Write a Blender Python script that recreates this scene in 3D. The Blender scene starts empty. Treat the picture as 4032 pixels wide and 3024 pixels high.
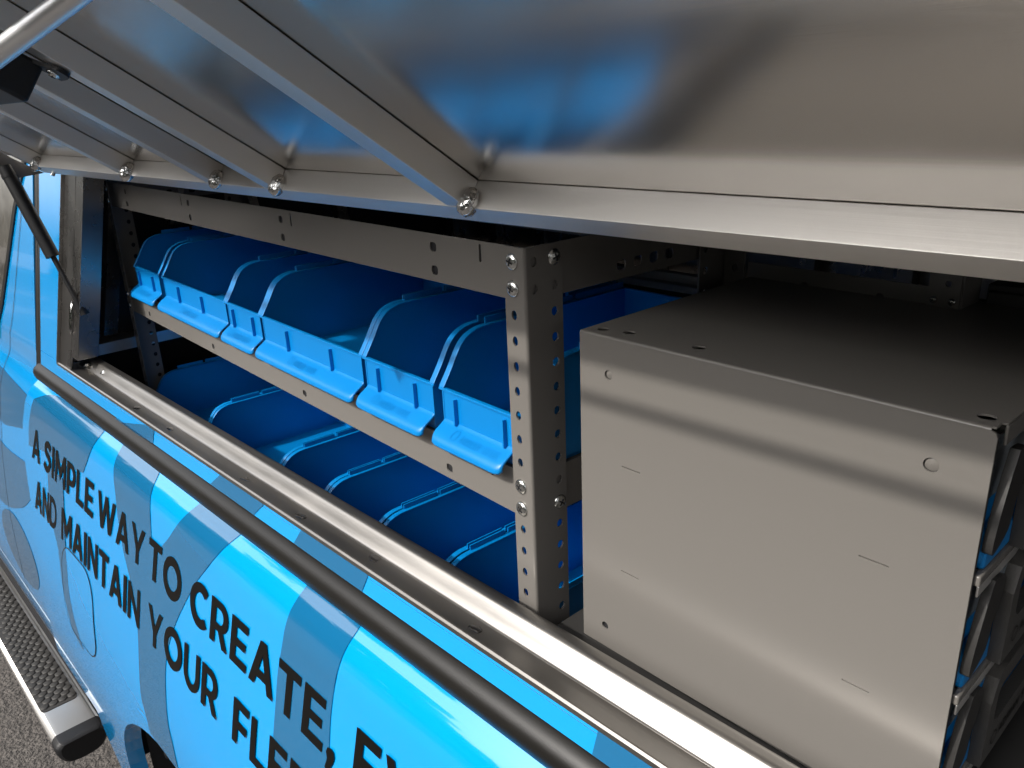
import bpy, bmesh, math, random
from mathutils import Vector, Matrix
random.seed(7)
sc = bpy.context.scene
R = math.radians
# ------------------------------------------------------------------ camera, world, sun
M = [(0.69084374, 0.72178089, -0.04203899), (0.21612265, -0.26164613, -0.94065525), (-0.68994632, 0.64076021, -0.33674979)]
cd = bpy.data.cameras.new('camera'); cam = bpy.data.objects.new('camera', cd); sc.collection.objects.link(cam)
cd.sensor_width = 36; cd.lens = 27.848; cd.clip_start = 0.02; cd.clip_end = 500
cam.matrix_world = Matrix(((M[0][0], -M[1][0], -M[2][0], 0), (M[0][1], -M[1][1], -M[2][1], 0), (M[0][2], -M[1][2], -M[2][2], 0), (0, 0, 0, 1)))
sc.camera = cam
SUN_EL, SUN_AZ = R(40.6), R(256)      # azimuth measured from +X counter-clockwise: from behind the camera, a little to the left
w = bpy.data.worlds.new('World'); sc.world = w; w.use_nodes = True
nt = w.node_tree; bg = nt.nodes['Background']
sky = nt.nodes.new('ShaderNodeTexSky'); sky.sky_type = 'NISHITA'; sky.sun_disc = False
sky.sun_elevation = SUN_EL; sky.sun_rotation = R(90) - SUN_AZ
sky.air_density = 1.0; sky.dust_density = 4.0; sky.ozone_density = 0.4
hs = nt.nodes.new('ShaderNodeHueSaturation'); hs.inputs['Saturation'].default_value = 0.22
nt.links.new(sky.outputs[0], hs.inputs['Color']); nt.links.new(hs.outputs[0], bg.inputs[0]); bg.inputs[1].default_value = 0.15
sl = bpy.data.lights.new('sun', 'SUN'); sl.energy = 2.05; sl.angle = R(0.9); sl.color = (1, .95, .88)
so = bpy.data.objects.new('sun', sl); sc.collection.objects.link(so)
sdir = Vector((math.cos(SUN_EL) * math.cos(SUN_AZ), math.cos(SUN_EL) * math.sin(SUN_AZ), math.sin(SUN_EL)))
so.rotation_euler = sdir.to_track_quat('Z', 'Y').to_euler()
sc.view_settings.view_transform = 'Standard'; sc.view_settings.look = 'None'
sc.view_settings.exposure = 0.90; sc.view_settings.gamma = 1
sc.cycles.max_bounces = 8; sc.cycles.glossy_bounces = 6
GROUND = -1.85

# ------------------------------------------------------------------ materials
def mat(name, col, rough=.5, metal=0, bump=None, coat=0, var=0, varscale=8, stretch=None, spec=.5, roughvar=0, trans=0, alpha=1, ior=1.45, dirt=0):
    m = bpy.data.materials.new(name); m.use_nodes = True; t = m.node_tree; b = t.nodes['Principled BSDF']
    b.inputs['Base Color'].default_value = (*col, 1); b.inputs['Roughness'].default_value = rough; b.inputs['Metallic'].default_value = metal
    b.inputs['Specular IOR Level'].default_value = spec; b.inputs['Coat Weight'].default_value = coat; b.inputs['Coat Roughness'].default_value = .03; b.inputs['Coat IOR'].default_value = 1.65
    b.inputs['Transmission Weight'].default_value = trans; b.inputs['IOR'].default_value = ior; b.inputs['Alpha'].default_value = alpha
    L = t.links.new
    tc = t.nodes.new('ShaderNodeTexCoord')
    def noise(scale, detail=3, st=None, rg=.55):
        mp = t.nodes.new('ShaderNodeMapping'); L(tc.outputs['Object'], mp.inputs[0])
        if st: mp.inputs['Scale'].default_value = st
        n = t.nodes.new('ShaderNodeTexNoise'); n.inputs['Scale'].default_value = scale; n.inputs['Detail'].default_value = detail; n.inputs['Roughness'].default_value = rg
        L(mp.outputs[0], n.inputs[0]); return n.outputs['Fac']
    def mr(sock, a, c, lo=.15, hi=.85):
        r = t.nodes.new('ShaderNodeMapRange'); L(sock, r.inputs[0]); r.inputs[1].default_value = lo; r.inputs[2].default_value = hi
        r.inputs[3].default_value = a; r.inputs[4].default_value = c; return r.outputs[0]
    if var:
        f = mr(noise(varscale, 4, stretch), 1 - var, 1 + var)
        mx = t.nodes.new('ShaderNodeVectorMath'); mx.operation = 'SCALE'; mx.inputs[0].default_value = col; L(f, mx.inputs['Scale']); L(mx.outputs[0], b.inputs['Base Color'])
    if roughvar: L(mr(noise(14, 4, stretch), max(.02, rough - roughvar), rough + roughvar), b.inputs['Roughness'])
    if bump:
        prev = None
        for (scale, dist, st) in bump:
            bp = t.nodes.new('ShaderNodeBump'); bp.inputs['Distance'].default_value = dist; bp.inputs['Strength'].default_value = 1
            L(noise(scale, 2, st), bp.inputs['Height'])
            if prev: L(prev.outputs[0], bp.inputs['Normal'])
            prev = bp
        L(prev.outputs[0], b.inputs['Normal'])
    return m
STEEL = mat('powder_coated_steel', (.156, .146, .134), .24, 0, bump=[(420, .00006, None)], spec=.5)
ALU_X = mat('brushed_aluminium_along', (.86, .83, .79), .42, 1, bump=[(60, .00005, (.05, 9, 9)), (9, .0008, (.3, 1, 1))], roughvar=.07, stretch=(.15, 3, 3), var=.08)
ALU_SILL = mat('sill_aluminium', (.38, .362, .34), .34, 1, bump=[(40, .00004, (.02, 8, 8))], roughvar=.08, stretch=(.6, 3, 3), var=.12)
BOARD = mat('satin_bright_metal', (.85, .83, .80), .42, 1, bump=[(3, .001, None)])
ROD = mat('satin_polished_rod', (.88, .88, .88), .38, 1)
ALU_O = mat('brushed_aluminium_across', (.84, .81, .77), .40, 1, bump=[(60, .00005, (9, .05, .05)), (9, .0005, (1, .3, .3))], roughvar=.06, stretch=(4, .2, .2), var=.07)
ALU_PANEL = mat('mill_aluminium_sheet', (.54, .515, .485), .205, 1, bump=[(2.2, .004, (.6, 1, 1)), (90, .000012, (.06, 5, 5))], roughvar=.05, stretch=(.4, 1, 1), var=.05)
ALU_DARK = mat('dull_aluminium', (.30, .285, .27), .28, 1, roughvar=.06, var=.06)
SMEAR = mat('dull_sealant_smear', (.40, .38, .355), .22, 1)
WELD = mat('weld_metal', (.78, .77, .75), .16, 1, bump=[(170, .002, None)])
CHROME = mat('polished_chrome', (.80, .79, .77), .06, 1, bump=[(3, .002, None)])
ZINC = mat('zinc_plated_screw', (.72, .72, .69), .2, 1, bump=[(500, .0004, None)])
BIN = mat('blue_polypropylene', (.0, .19, .52), .36, 0, bump=[(300, .00006, None)], spec=.5, roughvar=.05, var=.03)
BIN_LOW = BIN
WRAP = mat('sky_blue_vinyl_wrap', (.001, .285, .68), .10, 0, bump=[(5, .0010, None)], coat=1, spec=.5)
WRAP_DK = mat('steel_blue_vinyl_wrap', (.006, .115, .255), .10, 0, bump=[(5, .0010, None)], coat=1, spec=.5)
INK = mat('black_vinyl_lettering', (.005, .0045, .004), .35, 0, spec=.1)
RUBBER = mat('black_rubber_trim', (.008, .0072, .0062), .36, 0, bump=[(1500, .0001, None)], spec=.5, var=.15)
PLASTIC = mat('matt_black_plastic', (.008, .008, .009), .48, 0, bump=[(700, .0001, None)])
GREYPL = mat('dark_grey_case_plastic', (.062, .059, .055), .40, 0, bump=[(800, .0002, None)])
LATCH = mat('near_black_latch_plastic', (.022, .021, .020), .45)
CLEAR = mat('clear_polycarbonate', (.72, .80, .86), .12, 0, trans=.6, ior=1.3, spec=.6)
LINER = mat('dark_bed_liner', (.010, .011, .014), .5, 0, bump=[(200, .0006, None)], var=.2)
GLASS = mat('window_glass_painted_reflection', (.05, .043, .030), .05, 0, coat=1, bump=[(9, .004, None)], spec=.8, var=.6, varscale=30, stretch=(1, 1, .25))  # brown streaky colour painted in as the trees mirrored in the glass
TREAD = mat('grey_step_rubber', (.026, .024, .022), .55, 0, bump=[(900, .0004, None)], var=.1)
TYRE = mat('tyre_rubber', (.02, .02, .02), .7, 0, bump=[(80, .002, None)])
DARKGAP = mat('dark_recess', (.01, .01, .012), .8)

# ------------------------------------------------------------------ mesh helpers
def link(o, parent=None):
    sc.collection.objects.link(o)
    if parent is not None: o.parent = parent
    return o
def tag(o, label=None, cat=None, group=None, kind=None):
    if label: o['label'] = label
    if cat: o['category'] = cat
    if group: o['group'] = group
    if kind: o['kind'] = kind
    return o
def empty(name, loc=(0, 0, 0), rz=0):
    o = bpy.data.objects.new(name, None); o.location = loc; o.rotation_euler = (0, 0, rz); o.empty_display_size = .05; return link(o)
class MB:
    def __init__(s): s.v = []; s.f = []; s.sm = []
    def add(s, vs, fs, smooth=False, mtx=None):
        o = len(s.v)
        for v in vs: s.v.append(tuple(mtx @ Vector(v)) if mtx is not None else tuple(v))
        for f in fs: s.f.append(tuple(i + o for i in f)); s.sm.append(smooth)
    def box(s, x0, x1, y0, y1, z0, z1, mtx=None):
        v = [(x, y, z) for x in (x0, x1) for y in (y0, y1) for z in (z0, z1)]
        s.add(v, [(0, 1, 3, 2), (4, 6, 7, 5), (0, 4, 5, 1), (2, 3, 7, 6), (0, 2, 6, 4), (1, 5, 7, 3)], mtx=mtx)
    def sweepx(s, prof, x0, x1, closed=True, smooth=False, nx=1, caps=True):   # (y,z) profile along X
        n = len(prof); vs = []
        for k in range(nx + 1):
            x = x0 + (x1 - x0) * k / nx
            vs += [(x, p[0], p[1]) for p in prof]
        fs = []
        for k in range(nx):
            for i in range(n if closed else n - 1):
                j = (i + 1) % n; fs.append((k * n + i, k * n + j, (k + 1) * n + j, (k + 1) * n + i))
        if closed and caps: fs += [tuple(range(n)), tuple(range(nx * n, nx * n + n))[::-1]]
        s.add(vs, fs, smooth)
    def tube(s, p0, p1, r0, r1=None, n=20, caps=True, smooth=True):
        r1 = r0 if r1 is None else r1; p0 = Vector(p0); p1 = Vector(p1); d = (p1 - p0).normalized()
        a = d.orthogonal().normalized(); b = d.cross(a); vs = []
        for p, r in ((p0, r0), (p1, r1)):
            for i in range(n):
                t = 2 * math.pi * i / n; vs.append(p + (a * math.cos(t) + b * math.sin(t)) * r)
        s.add(vs, [(i, (i + 1) % n, n + (i + 1) % n, n + i) for i in range(n)], smooth)
        if caps: s.add(vs[:n], [tuple(range(n))[::-1]]); s.add(vs[n:], [tuple(range(n))])
    def lathe(s, prof, mtx, n=24):   # (r, h) profile about local Z
        vs = []
        for r, h in prof:
            for i in range(n):
                t = 2 * math.pi * i / n; vs.append((r * math.cos(t), r * math.sin(t), h))
        fs = [(k * n + i, k * n + (i + 1) % n, (k + 1) * n + (i + 1) % n, (k + 1) * n + i) for k in range(len(prof) - 1) for i in range(n)]
        s.add(vs, fs, True, mtx)
    def build(s, name, m, parent=None, bevel=0, seg=2, merge=False):
        me = bpy.data.meshes.new(name); me.from_pydata(s.v, [], s.f); me.polygons.foreach_set('use_smooth', s.sm)
        bm = bmesh.new(); bm.from_mesh(me)
        if merge: bmesh.ops.remove_doubles(bm, verts=bm.verts, dist=1e-5)
        bmesh.ops.recalc_face_normals(bm, faces=bm.faces)
        if bevel:
            es = [e for e in bm.edges if len(e.link_faces) == 2 and e.calc_face_angle(0) > .6]
            bmesh.ops.bevel(bm, geom=es, offset=bevel, segments=seg, affect='EDGES', clamp_overlap=True, profile=.5)
            for f in bm.faces: f.smooth = True
        bm.to_mesh(me); bm.free()
        me.materials.append(m); o = bpy.data.objects.new(name, me)
        if bevel:
            wn = o.modifiers.new('wn', 'WEIGHTED_NORMAL'); wn.mode = 'FACE_AREA'; wn.weight = 100; wn.keep_sharp = False
        return link(o, parent)
def circ(cx, cy, r, n=20, rx=None): return [(cx + (rx or r) * math.cos(2 * math.pi * i / n), cy + r * math.sin(2 * math.pi * i / n)) for i in range(n)]
def slot(cx, cy, w, h, r=.003, n=5):
    r = min(r, w / 2 - 1e-5, h / 2 - 1e-5); p = []
    for qx, qy, a0 in ((1, 1, 0), (-1, 1, 90), (-1, -1, 180), (1, -1, 270)):
        for k in range(n + 1):
            a = R(a0 + 90 * k / n); p.append((cx + qx * (w / 2 - r) + r * math.cos(a), cy + qy * (h / 2 - r) + r * math.sin(a)))
    return p
def fill2d(loops):
    """flat mesh (verts2d, faces) from an outline and holes"""
    cu = bpy.data.curves.new('tmp', 'CURVE'); cu.dimensions = '2D'; cu.fill_mode = 'BOTH'
    for lp in loops:
        sp = cu.splines.new('POLY'); sp.points.add(len(lp) - 1)
        for i, p in enumerate(lp): sp.points[i].co = (p[0], p[1], 0, 1)
        sp.use_cyclic_u = True
    ob = bpy.data.objects.new('tmp', cu); sc.collection.objects.link(ob)
    dg = bpy.context.evaluated_depsgraph_get(); me = bpy.data.meshes.new_from_object(ob.evaluated_get(dg))
    vs = [(v.co.x, v.co.y) for v in me.vertices]; fs = [tuple(p.vertices) for p in me.polygons]
    bpy.data.objects.remove(ob); bpy.data.curves.remove(cu); bpy.data.meshes.remove(me)
    return vs, fs
def plate(name, loops, thick, mtx, m, parent=None):
    """sheet with real holes: outline in local XY, thickness from 0 to +thick along local Z"""
    vs, fs = fill2d(loops)
    mb = MB(); n = len(vs)
    mb.add([(x, y, 0) for x, y in vs], fs, mtx=mtx); mb.add([(x, y, thick) for x, y in vs], [f[::-1] for f in fs], mtx=mtx)
    for lp in loops:
        k = len(lp); mb.add([(x, y, 0) for x, y in lp] + [(x, y, thick) for x, y in lp], [(i, (i + 1) % k, k + (i + 1) % k, k + i) for i in range(k)], mtx=mtx)
    return mb.build(name, m, parent, merge=True)
def axes(o, x, y, z):
    return Matrix(((x[0], y[0], z[0], o[0]), (x[1], y[1], z[1], o[1]), (x[2], y[2], z[2], o[2]), (0, 0, 0, 1)))
XZ = lambda y=0: axes((0, y, 0), (1, 0, 0), (0, 0, 1), (0, 1, 0))      # local XY -> world XZ, thickness +Y
YZ = lambda x=0: axes((x, 0, 0), (0, 1, 0), (0, 0, 1), (1, 0, 0))      # local XY -> world YZ, thickness +X
def catmull(pts, n=6):
    out = []
    for i in range(len(pts) - 1):
        p0 = pts[max(i - 1, 0)]; p1 = pts[i]; p2 = pts[i + 1]; p3 = pts[min(i + 2, len(pts) - 1)]
        for k in range(n):
            t = k / n
            out.append(tuple(.5 * (2 * b + (c - a) * t + (2 * a - 5 * b + 4 * c - d) * t * t + (3 * b - a - 3 * c + d) * t ** 3) for a, b, c, d in zip(p0, p1, p2, p3)))
    out.append(tuple(pts[-1])); return out
def screw(mb_parent, p, nrm, r=.0078, name='screw'):
    z = Vector(nrm).normalized(); x = z.orthogonal().normalized(); y = z.cross(x)
    a = random.random() * 3; x, y = x * math.cos(a) + y * math.sin(a), y * math.cos(a) - x * math.sin(a)
    mt = axes(Vector(p), x, y, z)
    mb = MB(); mb.lathe([(r, 0), (r, .0006), (r * .93, .0016), (r * .72, .0026), (r * .42, .0032), (.0001, .0034)], mt, 22)
    o = mb.build(name, ZINC, mb_parent)
    c = MB()
    for k in range(2):
        q = Matrix.Rotation(k * math.pi / 2, 4, 'Z'); c.box(-r * .48, r * .48, -r * .1, r * .1, .0029, .0036, mtx=mt @ q)
    c.build('screw_cross', DARKGAP, o)
    return o

# ------------------------------------------------------------------ ground and surroundings
g = MB(); g.add([(-60, -60, GROUND), (60, -60, GROUND), (60, 60, GROUND), (-60, 60, GROUND)], [(0, 1, 2, 3)])
gm = mat('coarse_asphalt', (.070, .062, .056), .75, 0, bump=[(85, .016, None), (20, .01, None)], var=.9, varscale=90)
tag(g.build('ground', gm), 'brown grey coarse asphalt ground beside the running board', kind='structure')
# a line of trees across the yard: seen in the glossy side panels and glass
tl = MB(); rr = random.Random(3)
for i in range(5200):
    x = -38 + 60 * rr.random(); h = 6.0 + 1.5 * math.sin(x * .33) + 1.0 * math.sin(x * 1.1 + 1) + .5 * math.sin(x * 2.9); z = GROUND + h * rr.random() ** .8; y = -9.5 - 1.6 * rr.random()
    s_ = .30 + .45 * rr.random(); vs = []
    for k in range(7):
        v = Vector((rr.gauss(0, 1), rr.gauss(0, 1), rr.gauss(0, 1))).normalized() * s_ * (.6 + .6 * rr.random()); vs.append((x + v.x, y + v.y, z + v.z))
    tl.add(vs, [(0, 1, 2), (1, 3, 4), (2, 4, 5), (0, 3, 6), (3, 5, 6), (0, 2, 4)])
tag(tl.build('tree_line', mat('distant_foliage', (.05, .055, .034), .9, var=.4, varscale=.8)), 'line of trees across the yard mirrored in the truck side', kind='stuff')

# ------------------------------------------------------------------ truck body profile
PROF = catmull([(.402, -.556), (.396, -.5635), (.388, -.5725), (.3765, -.584), (.3655, -.600), (.3570, -.624), (.349, -.660), (.3215, -.773), (.297, -.885), (.280, -.98), (.270, -1.08), (.2675, -1.15), (.2685, -1.22), (.272, -1.30), (.276, -1.38), (.279, -1.42)], 6)
def yz(z):
    for a, b in zip(PROF, PROF[1:]):
        if a[1] >= z >= b[1]:
            t = (a[1] - z) / max(a[1] - b[1], 1e-9); y = a[0] + (b[0] - a[0]) * t
            d = Vector((b[0] - a[0], b[1] - a[1])).normalized(); return y, Vector((0, d.y, -d.x))   # outward normal (y,z)
    return PROF[-1][0], Vector((0, -1, 0))
def conform(name, loops, m, parent, off=0., thick=0., stepz=.012, stepx=None, zmap=yz):
    """outline in (x,z), sliced finely and laid on the curved side"""
    vs, fs = fill2d(loops)
    bm = bmesh.new(); bv = [bm.verts.new((x, 0, z)) for x, z in vs]
    for f in fs:
        try: bm.faces.new([bv[i] for i in f])
        except ValueError: pass
    z0 = min(v[1] for v in vs); z1 = max(v[1] for v in vs); x0 = min(v[0] for v in vs); x1 = max(v[0] for v in vs)
    k = math.ceil(z0 / stepz)
    while k * stepz < z1:
        st = stepz
        bmesh.ops.bisect_plane(bm, geom=bm.verts[:] + bm.edges[:] + bm.faces[:], plane_co=(0, 0, k * stepz), plane_no=(0, 0, 1)); k += 1
    if z1 > -.62:
        for q in range(1, 24):
            zz = -.55 - q * .003
            if z0 < zz < z1: bmesh.ops.bisect_plane(bm, geom=bm.verts[:] + bm.edges[:] + bm.faces[:], plane_co=(0, 0, zz), plane_no=(0, 0, 1))
    if stepx:
        k = math.ceil(x0 / stepx)
        while k * stepx < x1:
            bmesh.ops.bisect_plane(bm, geom=bm.verts[:] + bm.edges[:] + bm.faces[:], plane_co=(k * stepx, 0, 0), plane_no=(1, 0, 0)); k += 1
    for v in bm.verts:
        y, nn = zmap(v.co.z); v.co = Vector((v.co.x, y, v.co.z)) + nn * off
    for f in bm.faces: f.smooth = True
    bm.normal_update()
    if sum(f.normal.y for f in bm.faces) > 0: bmesh.ops.reverse_faces(bm, faces=bm.faces[:])
    if thick:
        r = bmesh.ops.extrude_face_region(bm, geom=bm.faces[:])
        for v in [e for e in r['geom'] if isinstance(e, bmesh.types.BMVert)]: v.co.y += thick
        bmesh.ops.recalc_face_normals(bm, faces=bm.faces)
    me = bpy.data.meshes.new(name); bm.to_mesh(me); bm.free(); me.materials.append(m)
    try: me.set_sharp_from_angle(angle=R(40))
    except Exception: pass
    return link(bpy.data.objects.new(name, me), parent)
smooth2 = lambda pts, n=5: [tuple(p) for p in catmull(pts, n)]

truck = empty('pickup_truck', (0, 0, 0))
tag(truck, 'sky blue wrapped pickup truck with black slogan lettering on its side', 'truck')
# bed side with wheel arch cut out
front_edge = smooth2([(-2.050, -.565), (-2.060, -.588), (-2.085, -.64), (-2.095, -.68), (-2.085, -.73), (-2.05, -.79), (-2.005, -.86), (-1.965, -.95), (-1.95, -1.05), (-1.95, -1.15), (-1.955, -1.215)], 4) + [(-1.675, -1.220)] + smooth2([(-1.662, -1.235), (-1.650, -1.275), (-1.605, -1.330), (-1.575, -1.385)], 4) + [(-1.50, -1.388)]
arch = []
for k in range(33):
    a = math.pi - math.pi * k / 32; ca, sa = math.cos(a), math.sin(a); e = .60
    arch.append((-1.01 + .485 * math.copysign(abs(ca) ** e, ca), -1.388 + .372 * abs(sa) ** e))
outline = front_edge + arch + [(1.2, -1.388), (1.2, -.562), (-2.046, -.562)]
side = conform('bed_side', [outline], WRAP, truck, 0, .0025, stepz=.02)
# inner return flange of the wheel arch, wheel well liner, wheel
fl = MB(); prev = None
for a, b in zip(arch, arch[1:]):
    ya, yb = yz(a[1])[0], yz(b[1])[0]
    fl.add([(a[0], ya + .002, a[1]), (b[0], yb + .002, b[1]), (b[0], yb + .032, b[1] - .004), (a[0], ya + .032, a[1] - .004)], [(0, 1, 2, 3)], True)
fl.build('arch_flange', WRAP, side)
wl = MB()
for a, b in zip(arch, arch[1:]):
    wl.add([(a[0] - .03, .318, a[1] + .03 if a[1] > -1.37 else a[1]), (b[0] - .03 if b[0] < -1 else b[0] + .03, .318, b[1] + .03 if b[1] > -1.37 else b[1]), (b[0], .62, b[1] + .03), (a[0], .62, a[1] + .03)], [(0, 1, 2, 3)])
wl.add([(-1.6, .62, -1.85), (-.45, .62, -1.85), (-.45, .62, -.98), (-1.6, .62, -.98)], [(0, 1, 2, 3)])
wl.build('wheel_liner', LINER, truck)
for i, (x, z) in enumerate([(-1.455, -1.115), (-1.468, -1.24), (-1.37, -1.052)]):
    c = MB(); c.lathe([(.0001, .006), (.007, .005), (.011, .001), (.011, -.01)], axes((x + .012, .335, z), (1, 0, 0), (0, 0, 1), (0, -1, 0)), 12); c.build('liner_clip', PLASTIC, truck)
wh = MB(); wm = axes((-1.0, .47, -1.47), (1, 0, 0), (0, 0, 1), (0, -1, 0))
wh.lathe([(.21, .10), (.25, .112), (.33, .115), (.37, .10), (.38, .06), (.38, -.06), (.37, -.11), (.25, -.12)], wm, 48)
wheel = wh.build('wheel', TYRE, truck)
rm = MB(); rm.lathe([(.0001, .06), (.05, .062), (.07, .05), (.17, .075), (.205, .105), (.212, .104)], wm, 36); rm.build('rim', CHROME, wheel)
# fuel door with its gap line
fd = slot(-1.662, -.942, .200, .185, .055, 6)
fd = [(x + (z + .94) * -.10, z) for x, z in fd]
grow = lambda pts, d: [(cx + (x - cx) * (1 + d / .095), cz + (z - cz) * (1 + d / .09)) for x, z in pts for cx, cz in ((-1.662, -.942),)]
conform('fuel_door_gap', [grow(fd, .0022), fd], DARKGAP, truck, .0016)
fuel = conform('fuel_door', [fd], WRAP, truck, .0012)
# cab side, quarter pillar, window
def yzc(z):
    if z > -.50: return .40 + (z + .4935) * .238 + .004, Vector((0, -.973, .231))
    pts = [(.4025, -.50), (.400, -.540), (.394, -.565), (.382, -.59), (.370, -.62), (.358, -.665), (.331, -.773), (.306, -.885), (.289, -.98), (.279, -1.08), (.276, -1.17), (.282, -1.24), (.30, -1.30)]
    P = yzc.p if hasattr(yzc, 'p') else setattr(yzc, 'p', catmull(pts, 5)) or yzc.p
    for a, b in zip(P, P[1:]):
        if a[1] >= z >= b[1]:
            t = (a[1] - z) / (a[1] - b[1]); d = Vector((b[0] - a[0], b[1] - a[1])).normalized()
            return a[0] + (b[0] - a[0]) * t, Vector((0, d.y, -d.x))
    return P[-1][0], Vector((0, -1, 0))
cab_out = [(-2.050, -.545), (-1.93, -.575), (-1.93, -1.295), (-4.6, -1.295), (-4.6, -.52), (-2.42, -.52), (-2.36, -.44), (-2.24, -.19), (-2.165, -.07), (-2.116, -.07), (-2.088, -.30)]
cab = conform('cab_side', [cab_out], WRAP, truck, 0, .003, stepz=.02, zmap=yzc)
# door shut lines on the cab
for pts in ([(-2.20, -.20), (-2.235, -.34), (-2.27, -.46), (-2.33, -.56), (-2.36, -.66)], [(-2.36, -.66), (-2.33, -.80), (-2.28, -.92), (-2.235, -1.02), (-2.21, -1.12), (-2.20, -1.24)]):
    c = smooth2(pts, 5); lp = [(x - .0016, z) for x, z in c] + [(x + .0016, z) for x, z in c[::-1]]
    conform('door_gap', [lp], DARKGAP, truck, .0012, zmap=yzc)
win = [(-2.165, -.075), (-2.255, -.195), (-2.372, -.44), (-2.44, -.525), (-4.2, -.525), (-4.2, -.075)]
conform('cab_window', [win], GLASS, truck, -.004, .004, stepz=.1, zmap=yzc)
wt = [(-2.150, -.07), (-2.240, -.19), (-2.358, -.44), (-2.425, -.53), (-2.452, -.53), (-2.385, -.445), (-2.27, -.20), (-2.18, -.07)]
conform('window_trim', [wt], RUBBER, truck, .004, .008, stepz=.1, zmap=yzc)
conform('belt_trim', [[(-2.42, -.515), (-4.2, -.515), (-4.2, -.54), (-2.43, -.54)]], RUBBER, truck, .004, .008, stepz=.1, zmap=yzc)
# interior of the cab door bottom: sill and chrome corner
sb = MB(); sb.box(-4.6, -2.0, .31, .5, -1.42, -1.24); sb.box(-1.94, -1.56, .31, .5, -1.30, -1.20); sb.build('rocker_panel', DARKGAP, truck)
cb = MB(); cb.box(-4.6, -2.04, .52, .54, -1.3, -.05); cb.build('cab_inner_wall', DARKGAP, truck)

# wrap graphics (flat vinyl laid on the sides)
def patch(pts, zmap=yz, parent=side, m=WRAP_DK, off=.0010): return conform('wrap_patch', [pts], m, parent, off, zmap=zmap)
Lb = smooth2([(-1.485, -.566), (-1.472, -.605), (-1.456, -.642), (-1.440, -.680), (-1.403, -.733), (-1.357, -.779), (-1.330, -.823), (-1.318, -.863), (-1.308, -.961), (-1.292, -.99), (-1.273, -1.024)], 4)
Rb = smooth2([(-1.003, -.566), (-1.036, -.604), (-1.070, -.640), (-1.099, -.671), (-1.132, -.717), (-1.161, -.762), (-1.185, -.812), (-1.195, -.857), (-1.192, -.909), (-1.183, -.952), (-1.167, -.98), (-1.148, -1.022)], 4)
wedge = smooth2([(-1.311, -.566), (-1.298, -.593), (-1.287, -.630), (-1.278, -.671)], 4) + smooth2([(-1.238, -.666), (-1.205, -.637), (-1.173, -.601), (-1.142, -.566)], 4)
patch(Lb + Rb[::-1] + wedge[::-1])
Lc = smooth2([(-.819, -.566), (-.825, -.594), (-.833, -.640), (-.839, -.683), (-.838, -.728), (-.836, -.80), (-.83, -.90), (-.825, -1.02)], 4)
Rc = smooth2([(-.698, -.566), (-.702, -.594), (-.710, -.640), (-.712, -.677), (-.709, -.711), (-.703, -.76), (-.69, -.85), (-.67, -1.02)], 4)
patch(Lc + Rc[::-1])
patch(smooth2([(-2.010, -.600), (-1.93, -.576), (-1.818, -.566)], 3) + [(-1.586, -.566)] + smooth2([(-1.590, -.585), (-1.605, -.615), (-1.640, -.662)], 3) + smooth2([(-1.725, -.677), (-1.825, -.688), (-1.93, -.697), (-2.035, -.714)], 3) + [(-2.040, -.666)])
patch(smooth2([(-1.771, -.712), (-1.756, -.762), (-1.750, -.812), (-1.732, -.885), (-1.712, -.965), (-1.655, -1.055)], 4) + smooth2([(-1.722, -1.035), (-1.765, -.956), (-1.792, -.879), (-1.834, -.835), (-1.860, -.795), (-1.880, -.717)], 4), off=.0014)
patch([(-.30, -.566), (-.10, -.566)] + smooth2([(-.08, -.63), (-.10, -.72), (-.16, -.84), (-.2, -1.0)], 4) + smooth2([(-.44, -1.0), (-.40, -.86), (-.34, -.74), (-.31, -.64)], 4))
def oval(cx, cz, rx, rz, sk=0): return [(cx + rx * math.cos(t) + sk * rz * math.sin(t), cz + rz * math.sin(t)) for t in [2 * math.pi * i / 40 for i in range(40)]]
patch([(-2.11, -.615), (-2.4, -.60), (-2.75, -.615), (-2.78, -.68), (-2.55, -.735), (-2.3, -.735), (-2.12, -.70)], yzc, cab)
patch(smooth2([(-2.10, -.775), (-2.3, -.79), (-2.55, -.775), (-2.68, -.80)], 3) + smooth2([(-2.62, -.90), (-2.45, -.945), (-2.3, -.95), (-2.13, -.90), (-2.04, -.845)], 3), yzc, cab)
patch(oval(-2.20, -1.035, .17, .085, -.25), yzc, cab)

# ------------------------------------------------------------------ lettering: strokes, cap height 1
def arc(cx, cy, rx, ry, a0, a1, n=18): return [(cx + rx * math.cos(R(a0 + (a1 - a0) * i / n)), cy + ry * math.sin(R(a0 + (a1 - a0) * i / n))) for i in range(n + 1)]
def ring(cx, cy, rx, ry, t, n=36): return [[(cx + rx * math.cos(2 * math.pi * i / n), cy + ry * math.sin(2 * math.pi * i / n)) for i in range(n)], [(cx + (rx - t) * math.cos(2 * math.pi * i / n), cy + (ry - t) * math.sin(2 * math.pi * i / n)) for i in range(n)]]
def band(path, t):   # constant-width outline round an open path
    Lf, Rt = [], []
    for i, p in enumerate(path):
        a = Vector(path[max(i - 1, 0)]); b = Vector(path[min(i + 1, len(path) - 1)]); d = (b - a).normalized(); nn = Vector((-d.y, d.x)) * t / 2
        Lf.append((p[0] + nn.x, p[1] + nn.y)); Rt.append((p[0] - nn.x, p[1] - nn.y))
    return Lf + Rt[::-1]
T = .225
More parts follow.
